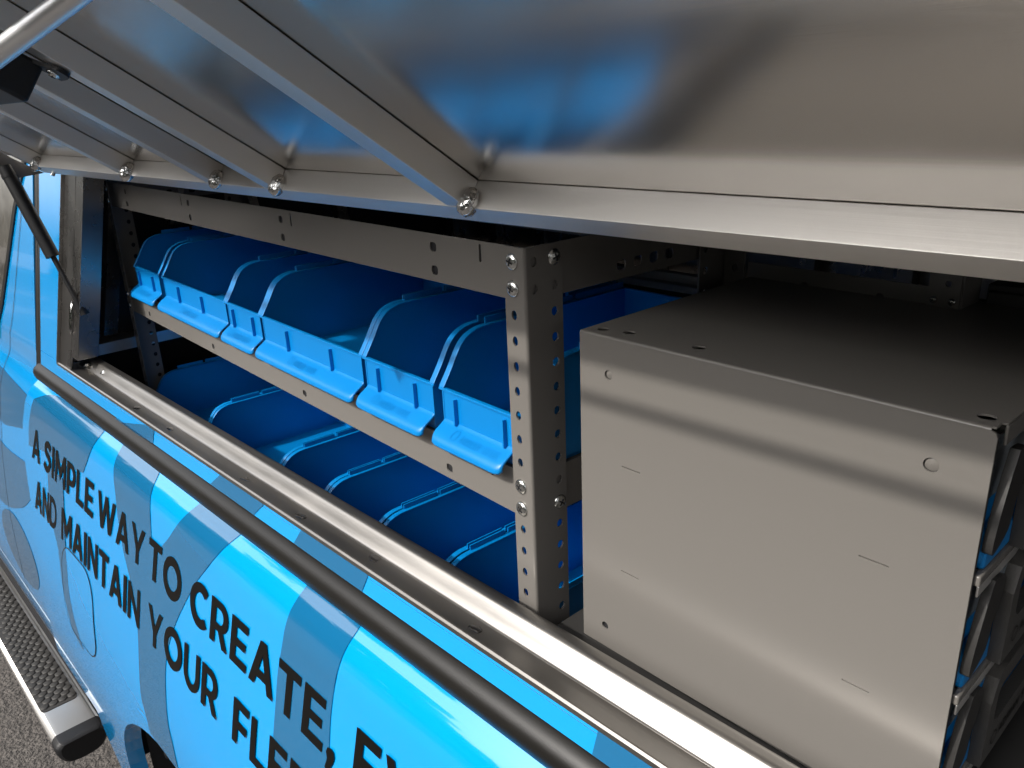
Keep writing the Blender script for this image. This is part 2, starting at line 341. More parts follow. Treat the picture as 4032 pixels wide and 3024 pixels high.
def G(c):
    if c == 'A': return 1.0, [[(0, 0), (.385, 1), (.615, 1), (1, 0), (.775, 0), (.695, .2), (.305, .2), (.225, 0)], [(.5, .72), (.375, .385), (.625, .385)]]
    if c == 'I': return T, [[(0, 0), (T, 0), (T, 1), (0, 1)]]
    if c == 'L': return .66, [[(0, 0), (.66, 0), (.66, .18), (T, .18), (T, 1), (0, 1)]]
    if c == 'E': return .72, [[(0, 0), (.72, 0), (.72, .18), (T, .18), (T, .41), (.64, .41), (.64, .585), (T, .585), (T, .82), (.71, .82), (.71, 1), (0, 1)]]
    if c == 'F': return .70, [[(0, 0), (T, 0), (T, .36), (.63, .36), (.63, .54), (T, .54), (T, .82), (.70, .82), (.70, 1), (0, 1)]]
    if c == 'T': return .82, [[(.31, 0), (.31 + T, 0), (.31 + T, .815), (.82, .815), (.82, 1), (0, 1), (0, .815), (.31, .815)]]
    if c == 'M': return 1.06, [[(0, 0), (0, 1), (.22, 1), (.53, .50), (.84, 1), (1.06, 1), (1.06, 0), (.86, 0), (.86, .66), (.53, .15), (.20, .66), (.20, 0)]]
    if c == 'N': return .90, [[(0, 0), (0, 1), (.19, 1), (.70, .35), (.70, 1), (.90, 1), (.90, 0), (.73, 0), (.20, .67), (.20, 0)]]
    if c == 'V': return .98, [[(.385, 0), (0, 1), (.225, 1), (.5, .26), (.765, 1), (.98, 1), (.6, 0)]]
    if c == 'W': return 1.44, [[(.30, 0), (0, 1), (.22, 1), (.415, .32), (.63, 1), (.82, 1), (1.035, .32), (1.23, 1), (1.44, 1), (1.14, 0), (.935, 0), (.72, .66), (.505, 0)]]
    if c == 'Y': return .96, [[(.375, 0), (.375, .36), (0, 1), (.23, 1), (.48, .55), (.735, 1), (.96, 1), (.58, .36), (.58, 0)]]
    if c == 'O': return 1.08, ring(.54, .5, .54, .52, .225)
    if c == 'C': return .93, [band(arc(.52, .5, .42, .415, 48, 312, 26), .225)]
    if c == 'D': return .95, [[(0, 0), (.42, 0)] + arc(.42, .5, .53, .5, -90, 90, 16)[1:] + [(0, 1)], [(T, .18)] + arc(.42, .5, .33, .32, -90, 90, 14) + [(T, .82)]]
    if c == 'P': return .80, [[(0, 0), (T, 0), (T, .30), (.45, .30)] + arc(.45, .65, .36, .35, -90, 90, 14)[1:] + [(0, 1)], [(T, .48)] + arc(.43, .655, .17, .175, -90, 90, 10) + [(T, .83)]]
    if c == 'R': return .84, [[(0, 0), (T, 0), (T, .32), (.385, .32), (.60, 0), (.84, 0), (.59, .36)] + arc(.45, .665, .36, .335, -55, 90, 12)[0:] + [(0, 1)], [(T, .49)] + arc(.43, .66, .17, .17, -90, 90, 10) + [(T, .83)]]
    if c == 'U': return .88, [[(0, 1), (0, .40)] + arc(.44, .42, .44, .44, 180, 360, 18)[1:] + [(.88, 1), (.675, 1)] + arc(.44, .42, .235, .255, 360, 180, 14) + [(.205, 1)]]
    if c == 'S': return .78, [band(catmull([(.70, .79), (.55, .885), (.38, .905), (.205, .84), (.165, .71), (.25, .60), (.42, .54), (.585, .46), (.665, .35), (.615, .20), (.42, .105), (.24, .115), (.05, .235)], 4), .215)]
    if c == ',': return .26, [[(.05, .0), (.0, .10), (.03, .2), (.13, .235), (.23, .2), (.26, .1), (.235, .0), (.12, -.22), (0, -.20)]]
    return .3, []
def word(txt, x0, x1, z0, h, gap=.13, hold=None):
    ws = [G(c)[0] for c in txt]; tot = sum(ws) + gap * (len(txt) - 1); sx = (x1 - x0) / tot; x = x0
    for c, wd in zip(txt, ws):
        lps = [[(x + px * sx, z0 + pz * h) for px, pz in lp] for lp in G(c)[1]]
        conform('letter', lps, INK, side, .0019, stepz=.02); x += (wd + gap) * sx
Z1b, Z2b, CH = -.7315, -.8430, .0665
word('A', -2.003, -1.940, Z1b - .001, CH + .004); word('SIMPLE', -1.908, -1.572, Z1b - .001, CH + .002)
word('WAY', -1.545, -1.303, Z1b, CH); word('TO', -1.284, -1.147, Z1b, CH + .001); word('CREATE,', -1.112, -.695, Z1b + .001, CH); word('EV', -.657, -.535, Z1b + .001, CH + .003)
word('AND', -1.972, -1.803, Z2b, CH + .003); word('MAINTAIN', -1.768, -1.312, Z2b, CH + .003); word('YOUR', -1.274, -1.001, Z2b, CH + .001); word('FLEET', -.950, -.680, Z2b, CH)

# running board
rb = empty('tmp'); bpy.data.objects.remove(rb)
BZ = -1.45
bp_ = [(.205, BZ - .012), (.213, BZ - .003), (.225, BZ), (.300, BZ), (.313, BZ - .004), (.320, BZ - .018), (.318, BZ - .04), (.300, BZ - .062), (.26, BZ - .068), (.222, BZ - .060), (.206, BZ - .035)]
b = MB(); b.sweepx(catmull(bp_ + [bp_[0]], 4)[:-1], -4.2, -1.965, smooth=True); board = b.build('running_board', BOARD, truck)
ec = MB(); cp = catmull(bp_ + [bp_[0]], 4)[:-1]; cy, cz = .262, BZ - .033
for k, (x, s_) in enumerate([(-1.968, 1.03), (-1.935, 1.03), (-1.925, .97), (-1.920, .80)]): pass
vs = []; secs = [(-1.968, 1.035), (-1.938, 1.035), (-1.928, .98), (-1.923, .86)]
for x, s_ in secs: vs += [(x, cy + (p[0] - cy) * s_, cz + (p[1] - cz) * s_) for p in cp]
n_ = len(cp); ec.add(vs, [(k * n_ + i, k * n_ + (i + 1) % n_, (k + 1) * n_ + (i + 1) % n_, (k + 1) * n_ + i) for k in range(3) for i in range(n_)], True)
ec.add(vs[-n_:], [tuple(range(n_))]); ecap = ec.build('end_cap', PLASTIC, board)
padl = slot(-3.08, .2575, 2.004, .088, .014, 5)
plate('tread_pad', [padl], .0025, axes((0, 0, BZ + .0005), (1, 0, 0), (0, 1, 0), (0, 0, 1)), TREAD, board)
hexm = None; hx = .0125
for i in range(66):
    for j in range(4):
        x = -2.099 - i * hx * 1.56; y = .2245 + j * .0222 + (.0111 if i % 2 else 0)
        if y > .2945 or x < -2.50 - (y - .22) * 6.2: continue
        if hexm is None:
            q = MB(); ring6 = lambda f, z: [(hx * f * math.cos(R(60 * k)), hx * f * 1.02 * math.sin(R(60 * k)), z) for k in range(6)]
            q.add(ring6(.97, 0) + ring6(.93, .0016) + ring6(.70, .0030), [(r6 * 6 + k, r6 * 6 + (k + 1) % 6, r6 * 6 + 6 + (k + 1) % 6, r6 * 6 + 6 + k) for r6 in (0, 1) for k in range(6)] + [tuple(range(12, 18))], True); ho = q.build('tread_hexagon', TREAD, board); hexm = ho.data
        else: ho = link(bpy.data.objects.new('tread_hexagon', hexm), board)
        ho.location = (x, y, BZ + .0031)
br = MB(); br.box(-2.12, -2.04, .26, .5, BZ - .09, BZ - .05); br.build('board_bracket', PLASTIC, board)

# ------------------------------------------------------------------ canopy
LEAN = .238
yl = lambda z: .40 + (z + .4935) * LEAN
canopy = empty('service_canopy', (0, 0, 0))
tag(canopy, 'blue and aluminium service canopy on the truck bed with its side lid propped open', 'truck canopy')
XL, XR = -1.869, .62
# blue strip below the opening and front pillar, wrap patches on it
zl = lambda z: (yl(z), Vector((0, -.973, .231)))
strip = conform('lower_skin', [[(-1.9965, -.520), (XR, -.520), (XR, -.4955), (-1.8705, -.4955), (-1.8705, -.49), (-1.9998, -.49)]], WRAP, canopy, .0, .002, stepz=.1, zmap=zl)
conform('wrap_patch', [[(-1.50, -.528), (-1.36, -.4975), (-1.318, -.4965), (-1.320, -.5195), (-1.5, -.5195)]], WRAP_DK, strip, .0009, zmap=zl)
conform('wrap_patch', [[(-1.064, -.4965), (-.929, -.4965), (-.955, -.5195), (-1.094, -.5195)]], WRAP_DK, strip, .0009, zmap=zl)
conform('wrap_patch', [[(-.83, -.4965), (-.681, -.4965), (-.690, -.5195), (-.845, -.5195)]], WRAP_DK, strip, .0009, zmap=zl)
conform('wrap_patch', [[(-.343, -.4965), (-.19, -.4965), (-.19, -.5195), (-.345, -.5195)]], WRAP_DK, strip, .0009, zmap=zl)
conform('front_pillar', [[(-1.9998, -.489), (-1.871, -.489), (-1.878, -.03), (-2.0505, -.03)]], WRAP, canopy, .0, .002, stepz=.1, zmap=zl)
# pillar roll towards the cab (rounded front corner) and weather seals between cab and canopy
pr = MB()
for za, zb in ((-.53, -.28), (-.28, -.03)):
    pa = []
    for z in (za, zb):
        xb = -1.9958 - (z + .53) * .11
        for k in range(7):
            a = R(90 * k / 6); pa.append((xb - .014 * math.sin(a), yl(z) + .014 * (1 - math.cos(a)), z))
    pr.add(pa, [(k, k + 1, 8 + k, 7 + k) for k in range(6)], True)
pr.build('pillar_corner', WRAP, canopy)
for k, (dx, rad) in enumerate(((-.0200, .0085), (-.0365, .0090))):
    sm = MB(); pts = [(-1.9958 - (z + .53) * .11 + dx, yl(z) + .009, z) for z in (-.545, -.4, -.2, -.04)]
    for a, c in zip(pts, pts[1:]): sm.tube(a, c, rad, n=14)
    sm.build('cab_seal', RUBBER, canopy)
# black bed rail moulding
rp = catmull([(.405, -.5205), (.3955, -.5212), (.3855, -.5265), (.3790, -.5345), (.3775, -.5440), (.3815, -.5560), (.392, -.5660)], 5)
rl = MB(); rfull = rp + [(.43, -.566), (.43, -.5205)]; rl.sweepx(rfull, -2.012, 1.2, smooth=True, nx=1)
rc_ = (.400, -.545); rings = [(-2.012, 1.0), (-2.022, .93), (-2.029, .75), (-2.033, .45)]
nv = len(rfull); rl.add([(x, rc_[0] + (a - rc_[0]) * k, rc_[1] + (c - rc_[1]) * k) for x, k in rings for a, c in rfull], [(q * nv + i, q * nv + (i + 1) % nv, (q + 1) * nv + (i + 1) % nv, (q + 1) * nv + i) for q in range(3) for i in range(nv)] + [tuple(range(3 * nv, 4 * nv))], True); rail = rl.build('bed_rail_moulding', RUBBER, truck)
try: rail.data.set_sharp_from_angle(angle=R(50))
except Exception: pass
# aluminium lip, sill channel and rounded inner rail
sp = [(.3985, -.4965), (.3988, -.4915), (.4010, -.4900), (.4032, -.4915), (.4055, -.4935), (.431, -.4975)]
up = catmull([(.431, -.4975), (.4335, -.4962), (.4375, -.4915), (.4415, -.4860), (.4455, -.4812), (.4490, -.4792), (.4530, -.4786), (.4590, -.4784), (.4608, -.4800), (.461, -.486), (.461, -.51)], 5)
sl_ = MB(); sl_.sweepx(sp, XL, XR, closed=False, smooth=False); sl_.sweepx(up, XL + .03, XR, closed=False, smooth=True)
sl_.sweepx([(.461, -.51), (.458, -.51), (.458, -.50), (.398, -.50)], XL, XR, closed=False)
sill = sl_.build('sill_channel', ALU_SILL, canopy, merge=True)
for i, x in enumerate((-1.45, -1.30, -1.02, -.86, -.705, -.52)):   # glue squeeze-outs on the sill floor
    q = MB(); rr = random.Random(i + 11); m_ = 9; cx0, cy0 = x, .418 + rr.uniform(-.004, .006); pts = [(cx0 + (.010 + rr.uniform(-.003, .003)) * math.cos(2 * math.pi * k / m_), cy0 + (.006 + rr.uniform(-.002, .002)) * math.sin(2 * math.pi * k / m_)) for k in range(m_)]
    zz = lambda y: -.4935 - (y - .4055) * .157
    q.add([(a, c, zz(c) + .0002) for a, c in pts] + [(cx0 + (a - cx0) * .8, cy0 + (c - cy0) * .8, zz(c) + .0004) for a, c in pts], [(k, (k + 1) % m_, m_ + (k + 1) % m_, m_ + k) for k in range(m_)] + [tuple(range(m_, 2 * m_))], True)
    q.build('glue_spot', SMEAR, sill)
for x, y in ((-1.78, .437), (-1.70, .445)):
    q = MB(); q.lathe([(.0001, .006), (.006, .005), (.008, .001), (.011, 0)], axes((x, y, -.489), (1, 0, 0), (0, 1, 0), (0, 0, 1)), 12); q.build('corner_bolt', ZINC, sill)
# front jamb of the opening: two aluminium faces
def leanbox(mb, x0, x1, d0, d1, z0, z1):
    v = [(x, yl(z) + d, z) for x in (x0, x1) for d in (d0, d1) for z in (z0, z1)]
    mb.add(v, [(0, 1, 3, 2), (4, 6, 7, 5), (0, 4, 5, 1), (2, 3, 7, 6), (0, 2, 6, 4), (1, 5, 7, 3)])
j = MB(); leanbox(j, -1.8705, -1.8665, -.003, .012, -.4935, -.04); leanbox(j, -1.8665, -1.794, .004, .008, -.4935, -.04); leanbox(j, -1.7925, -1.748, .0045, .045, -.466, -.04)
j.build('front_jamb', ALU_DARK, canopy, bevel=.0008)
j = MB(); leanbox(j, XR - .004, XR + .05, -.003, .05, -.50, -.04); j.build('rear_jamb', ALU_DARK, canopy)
# roof rail, roof, walls, floor
h = MB(); h.box(-2.0, XR + .05, .470, .53, -.075, -.028); h.sweepx([(.452, -.056), (.475, -.064), (.475, -.034), (.45, -.050)], -1.845, XR + .05); h.build('hinge_rail', ALU_X, canopy)
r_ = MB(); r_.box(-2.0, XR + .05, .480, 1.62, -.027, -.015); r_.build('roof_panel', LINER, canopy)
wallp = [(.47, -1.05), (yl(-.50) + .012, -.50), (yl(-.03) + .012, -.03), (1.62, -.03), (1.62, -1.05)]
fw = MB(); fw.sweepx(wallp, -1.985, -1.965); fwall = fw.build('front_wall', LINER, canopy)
for yy_, lean_ in ((.52, .10), (.66, .10), (.95, -.06), (1.2, -.06)):  # solid slanted bars standing in for gas strut reflections on the wall
    q = MB(); q.add([(-1.964, yy_ + lean_, -.05), (-1.964, yy_ + lean_ + .03, -.05), (-1.964, yy_ - .0 + .03, -.47), (-1.964, yy_, -.47), (-1.93, yy_ + lean_, -.05), (-1.93, yy_ + lean_ + .03, -.05), (-1.93, yy_ + .03, -.47), (-1.93, yy_, -.47)], [(0, 1, 2, 3), (4, 5, 6, 7), (0, 1, 5, 4), (1, 2, 6, 5), (2, 3, 7, 6), (3, 0, 4, 7)]); q.build('strut_reflection_bar', ALU_DARK, fwall)
q = MB(); q.box(-1.964, -1.90, .44, 1.5, -.505, -.480); q.build('cross_bar', ALU_X, fwall)
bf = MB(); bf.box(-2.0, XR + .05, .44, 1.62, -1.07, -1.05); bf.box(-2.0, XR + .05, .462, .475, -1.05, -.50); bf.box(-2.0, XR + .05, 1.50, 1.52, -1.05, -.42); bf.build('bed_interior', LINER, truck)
# far side: closed lid with ribs and its own sill
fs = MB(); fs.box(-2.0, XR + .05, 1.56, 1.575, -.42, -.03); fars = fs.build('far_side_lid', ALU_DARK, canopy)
for k in range(13):
    x = -1.9 + k * .19; q = MB(); q.box(x, x + .028, 1.525, 1.559, -.40, -.04); q.build('far_rib', ALU_DARK, fars)
q = MB(); q.sweepx([(1.46, -.405), (1.465, -.400), (1.472, -.402), (1.478, -.409), (1.50, -.409), (1.505, -.391), (1.52, -.389), (1.53, -.391), (1.53, -.42), (1.46, -.42)], -2.0, XR + .05); q.build('far_sill', ALU_X, fars)

# ------------------------------------------------------------------ lid (part of the canopy)
th = R(33.9); o_ = Vector((0, -math.cos(th), math.sin(th))); n_v = Vector((0, math.sin(th), math.cos(th)))
A_ = Vector((0, .455, -.0974))
W_, H_ = .0268, .0254
LM = axes(A_, (1, 0, 0), o_, n_v)      # lid frame: x, o outward, n up; origin = lower inner edge of the hinge rim
LEN = .450; LX0, LX1 = -1.845, .72
lidp = MB(); 
nxs, nys = 40, 8
lidp.box(LX0, LX1, 0, LEN, H_ + .0002, H_ + .003, mtx=LM)
lid = lidp.build('lid_panel', ALU_PANEL, canopy)
q = MB(); q.box(LX0, LX1, 0, W_, 0, H_, mtx=LM); q.build('hinge_rim', ALU_X, lid, bevel=.0007)
q = MB(); q.box(LX0, LX1, LEN - W_, LEN, 0, H_, mtx=LM); q.build('outer_rim', ALU_X, lid, bevel=.0012)
q = MB(); q.box(LX0, LX1, LEN - .020, LEN - .010, -.032, -.022, mtx=LM); q.build('shadow_bar', ALU_X, lid)  # unseen bar added to cast the thin shadow band on the cabinet front
for x in (-1.80, -.9, 0, .68):
    q = MB(); q.box(x, x + .010, LEN - .018, LEN - .008, -.0219, -.0003, mtx=LM); q.build('shadow_bar_stub', ALU_X, lid)  # unseen stubs carrying the added shadow bar
RW = .0268
def weldbead(p, s=1.0, sd=0):
    rr = random.Random(sd); q = MB(); nU, nV = 14, 9; vs = []
    for a in range(nV):
        ph = math.pi * a / (nV - 1)
        for c in range(nU):
            t = 2 * math.pi * c / nU; r = 1 + .13 * math.sin(3 * t + sd) * math.sin(ph) + rr.uniform(-.04, .04)
            v = Vector((.0058 * math.sin(ph) * math.cos(t), .0050 * math.sin(ph) * math.sin(t), .0072 * math.cos(ph))) * r * s; vs.append(LM.to_3x3() @ v + p)
    q.add(vs, [(a * nU + c, a * nU + (c + 1) % nU, (a + 1) * nU + (c + 1) % nU, (a + 1) * nU + c) for a in range(nV - 1) for c in range(nU)], True)
    return q.build('weld_bead', WELD, lid, merge=True)
ribs = [-.511, -.836, -.992, -1.303, -1.805, -.06 + .30, .60]
for k, x in enumerate(ribs):
    q = MB(); q.box(x - RW, x, W_ + .0002, LEN - W_ - .0002, .0003, H_ - .0003, mtx=LM); q.build('rib', ALU_O, lid, bevel=.0008)
    p = LM @ Vector((x + .002, W_ + .002, .0045)); weldbead(p, 1.75 if x > -1 else 2.1, k)
    weldbead(LM @ Vector((x - RW * .45, W_ * .9, -.0005)), .45, k + 20)
# latch housing bolted to two ribs, and the polished support rod in front of it
lh = MB(); lh.box(-1.16, -.872, .263, .335, -.040, -.0006, mtx=LM); hou = lh.build('lock_housing', PLASTIC, lid, bevel=.004, seg=3)
lt = MB(); lt.sweepx([(0, 0)], 0, 0, closed=False) if False else None
tp = catmull([(-.885, .289), (-.876, .277), (-.868, .270), (-.856, .263), (-.848, .259), (-.846, .253), (-.850, .247), (-.862, .245), (-.880, .245)], 4)
plate('lock_tab', [tp], .004, LM @ axes((0, 0, -.0046), (1, 0, 0), (0, 1, 0), (0, 0, 1)), PLASTIC, hou)
sc_ = screw(hou, LM @ Vector((-.866, .256, -.0048)), -n_v, .0062, 'lock_screw')
q = MB(); q.box(-1.10, -.93, .280, .296, -.050, -.012, mtx=LM); q.tube(LM @ Vector((-.93, .290, -.034)), LM @ Vector((-1.16, .290, -.034)), .013); q.build('rod_socket', PLASTIC, hou, bevel=.003)
def unproj(px, py, d):
    u = Vector(((px - 2016) / 3118.95, (py - 1512) / 3118.95, 1)) * d
    return Vector((M[0][0] * u.x + M[1][0] * u.y + M[2][0] * u.z, M[0][1] * u.x + M[1][1] * u.y + M[2][1] * u.z, M[0][2] * u.x + M[1][2] * u.y + M[2][2] * u.z))
rod0, rod1 = Vector(unproj(-230, 381, .66)), Vector(unproj(760, -370, .50))
q = MB(); q.tube(rod0, rod1, .0088, n=32); q.build('support_rod', ROD, lid)
# gas strut on the left with its lid bracket
s0 = Vector((-1.757, .443, -.367)); s1 = Vector((-1.852, .3885, -.0805)); sd_ = (s1 - s0)
q = MB(); q.tube(s0, s0 + sd_ * .42, .0052, n=16); strut_rod = q.build('strut_rod', PLASTIC, canopy)
q = MB(); q.tube(s0 + sd_ * .385, s0 + sd_ * 1.0, .0132, n=22); q.tube(s0 + sd_ * .93, s0 + sd_ * .95, .0140, n=22); q.build('strut_cylinder', PLASTIC, canopy)
q = MB(); q.tube(s0 - sd_.normalized() * .010, s0 + sd_.normalized() * .022, .0115, n=16); q.tube(s0 + Vector((-.02, .0, 0)), s0 + Vector((.010, 0, 0)), .007, n=14); q.build('strut_ball_end', PLASTIC, canopy, bevel=.002)
q = MB(); lc = axes(Vector((-1.79, yl(-.39) + .0025, -.385)), (1, 0, 0), Vector((0, .231, .973)), Vector((0, -.973, .231)))
q.lathe([(.0001, .004), (.008, .0035), (.012, .001), (.013, 0)], lc @ Matrix.Diagonal((.62, 2.7, 1, 1)), 20); q.build('strut_mount', CHROME, canopy)
bpts = [(LM.inverted() @ Vector((-1.85, p[0], p[1]))) for p in ((0, 0),)]
q = MB(); q.add([(-1.848, .455, -.098), (-1.848, .405, -.066), (-1.848, .372, -.040), (-1.848, .360, -.060), (-1.848, .378, -.093), (-1.848, .40, -.104), (-1.852, .455, -.098), (-1.852, .405, -.066), (-1.852, .372, -.040), (-1.852, .360, -.060), (-1.852, .378, -.093), (-1.852, .40, -.104)],
      [(0, 1, 2, 3, 4, 5), (6, 7, 8, 9, 10, 11)] + [(i, (i + 1) % 6, 6 + (i + 1) % 6, 6 + i) for i in range(6)]); brk = q.build('strut_bracket', STEEL, lid)
q = MB(); q.tube(LM @ Vector((-1.77, .004, .000)), LM @ Vector((-1.77, .004, -.006)), .004); q.build('rim_stud', ZINC, lid)

# ------------------------------------------------------------------ shelving unit
YS = -0.052298; O = Vector((-.50016, .48577, -.12332))
shelf = empty('shelving_unit', O, YS)
tag(shelf, 'grey steel shelving unit with perforated corner posts holding two rows of blue bins', 'shelving')
def sp_(name, loops, thick, mtx, m=STEEL, par=None): return plate(name, loops, thick, mtx, m, par or shelf)
def post(x0, flip, y0=0., back=False, zt=0., zb=-.93):
    """L post; x0 = outer side plane, flange runs inward (flip=-1 toward -x)"""
    hs_ = [zt - .0135 - .025 * k for k in range(0, 37)]
    s = flip; root = MB()
    holes_f = [circ(x0 + s * (.0167), z, .0048, 16, .0036) for k, z in enumerate(hs_) if k not in (0, 1, 9, 10)]
    fx = sorted((x0 + s * .0032, x0 + s * .0285))
    yf = y0 if not back else y0
    sgn = -1 if back else 1
    p = sp_('post', [[(fx[0], zb), (fx[1], zb), (fx[1], zt), (fx[0], zt)]] + holes_f, .002, XZ(y0 - (0 if not back else .002)))
    yr = sorted((y0 + sgn * .0032, y0 + sgn * .0465))
    hy = y0 + sgn * .036; hy2 = y0 + sgn * .011
    holes_s = [circ(hy, z, .0046, 16, .0042) for k, z in enumerate(hs_) if k not in (0, 10)] + [circ(hy2, z, .0046, 16, .0042) for z in hs_[:2]]
    rnd = [(yr[0], zb), (yr[1], zb), (yr[1], zt - .008), (yr[1] - .003, zt - .002), (yr[1] - .008, zt), (yr[0], zt)] if not back else [(yr[0], zb), (yr[1], zb), (yr[1], zt), (yr[0], zt)]
    q = sp_('post_side', [rnd] + holes_s, .002, YZ(x0 - (.002 if s < 0 else 0)), par=p)
    bd = MB(); pts = []
    for k in range(7):
        a = R(90 * k / 6); pts.append((x0 + s * .0032 * (1 - math.sin(a)), y0 + sgn * .0032 * (1 - math.cos(a))))
    vs = [(a, c, z) for z in (zb, zt) for a, c in pts]; bd.add(vs, [(k, k + 1, 8 + k, 7 + k) for k in range(6)], True); bd.build('post_bend', STEEL, p)
    return p
post(0, -1)
post(-1.336, 1)
post(0, 1, .30, back=True, zb=-.93)      # rear post of the next bay, back to back
post(-1.336, 1, .30, back=True)
def rail_(z1, z0, name='shelf_beam'):
    hl = []
    for c in (-.1425, -.4945, -.8425, -1.1915):
        hl += [slot(c, z1 - .0135, .011, .0095, .0035), slot(c, z1 - .0375, .011, .0095, .0035)]
    for c in (-.0655, -.4638, -.875, -1.27): hl.append(slot(c, z1 - .0115, .0035, .017, .0017))
    p = sp_(name, [[(-1.333, z0), (-.003, z0), (-.003, z1), (-1.333, z1)]] + hl, .0015, XZ(.0022))
    q = MB(); q.box(-1.333, -.003, .0037, .016, z0, z0 + .0015); q.build('beam_flange', STEEL, p)
    q = MB(); q.box(-1.33, -.030, .0040, .0046, z0 + .002, z1 - .002); q.build('slot_shade_sheet', DARKGAP, p)  # dark sheet added behind the slots to paint the shade inside the beam
    return p
rail_(.0, -.0495); rail_(-.225, -.2755); rail_(-.545, -.595)
for z1, z0, nm in ((.0, -.0495, 'side_beam'), (-.225, -.2755, 'side_beam'), (-.545, -.595, 'side_beam')):
    hl = [slot(.131 + .025 * k, z1 - .0355, .013, .0105, .004) for k in range(4)]
    for xx in (-.0042, -1.3335): sp_(nm, [[(.004, z0), (.296, z0), (.296, z1), (.004, z1)]] + hl, .0015, YZ(xx))
    p = sp_('back_beam', [[(-1.33, z0), (-.005, z0), (-.005, z1), (-1.33, z1)]], .0015, XZ(.296))
for z in (-.2262, -.5462):
    q = MB(); q.box(-1.33, -.006, .0042, .295, z - .0012, z); q.build('shelf_tray', STEEL, shelf)
for (x, z) in ((-.0168, -.0135), (-.0168, -.0385), (-.0168, -.2395), (-.0168, -.2645)): screw(shelf, (x, -.0002, z), (0, -1, 0))
for (y, z) in ((.036, -.0125), (.036, -.2635)): screw(shelf, (.0002, y, z), (1, 0, 0))
for (x, z) in ((-1.3192, -.0135), (-1.3192, -.0385), (-1.3192, -.2395), (-1.3192, -.2645)): screw(shelf, (x, -.0002, z), (0, -1, 0), .0065)
# neighbour bay on the far side (behind the cabinet)
nb = empty('far_shelving_unit', O + Vector((0, 0, 0)), YS); tag(nb, 'grey steel shelf frame on the far side seen above the drawer cabinet', 'shelving')
plate('shelf_beam', [[(.031, -.118), (.236, -.118), (.236, -.0555), (.031, -.0555)], slot(.10, -.072, .008, .006), slot(.18, -.072, .008, .006)], .0015, XZ(.302), STEEL, nb)
plate('shelf_post', [[(.226, -.93), (.254, -.93), (.254, 0), (.226, 0)], circ(.243, -.05, .003, 10)], .002, XZ(.298), STEEL, nb)
q = MB(); q.box(.254, .256, .30, .34, -.93, 0); q.build('shelf_post', STEEL, nb)
for x in (.232, .248): screw(nb, (x, .2975, -.066), (0, -1, 0), .0035)
FARPL = mat('charcoal_drawer_front', (.035, .034, .033), .45)
fc = empty('far_drawer_cabinet', O, YS); tag(fc, 'dark grey cabinet with vertical seams far behind the drawer cabinet at the right edge', 'cabinet')
q = MB(); q.box(.262, .80, .34, .70, -.60, -.055); q.build('carcass', FARPL, fc)
for k in range(5):
    q = MB(); q.box(.264 + k * .055, .264 + k * .055 + .052, .334, .3395, -.55, -.060); q.build('front_panel', FARPL, fc, bevel=.002)

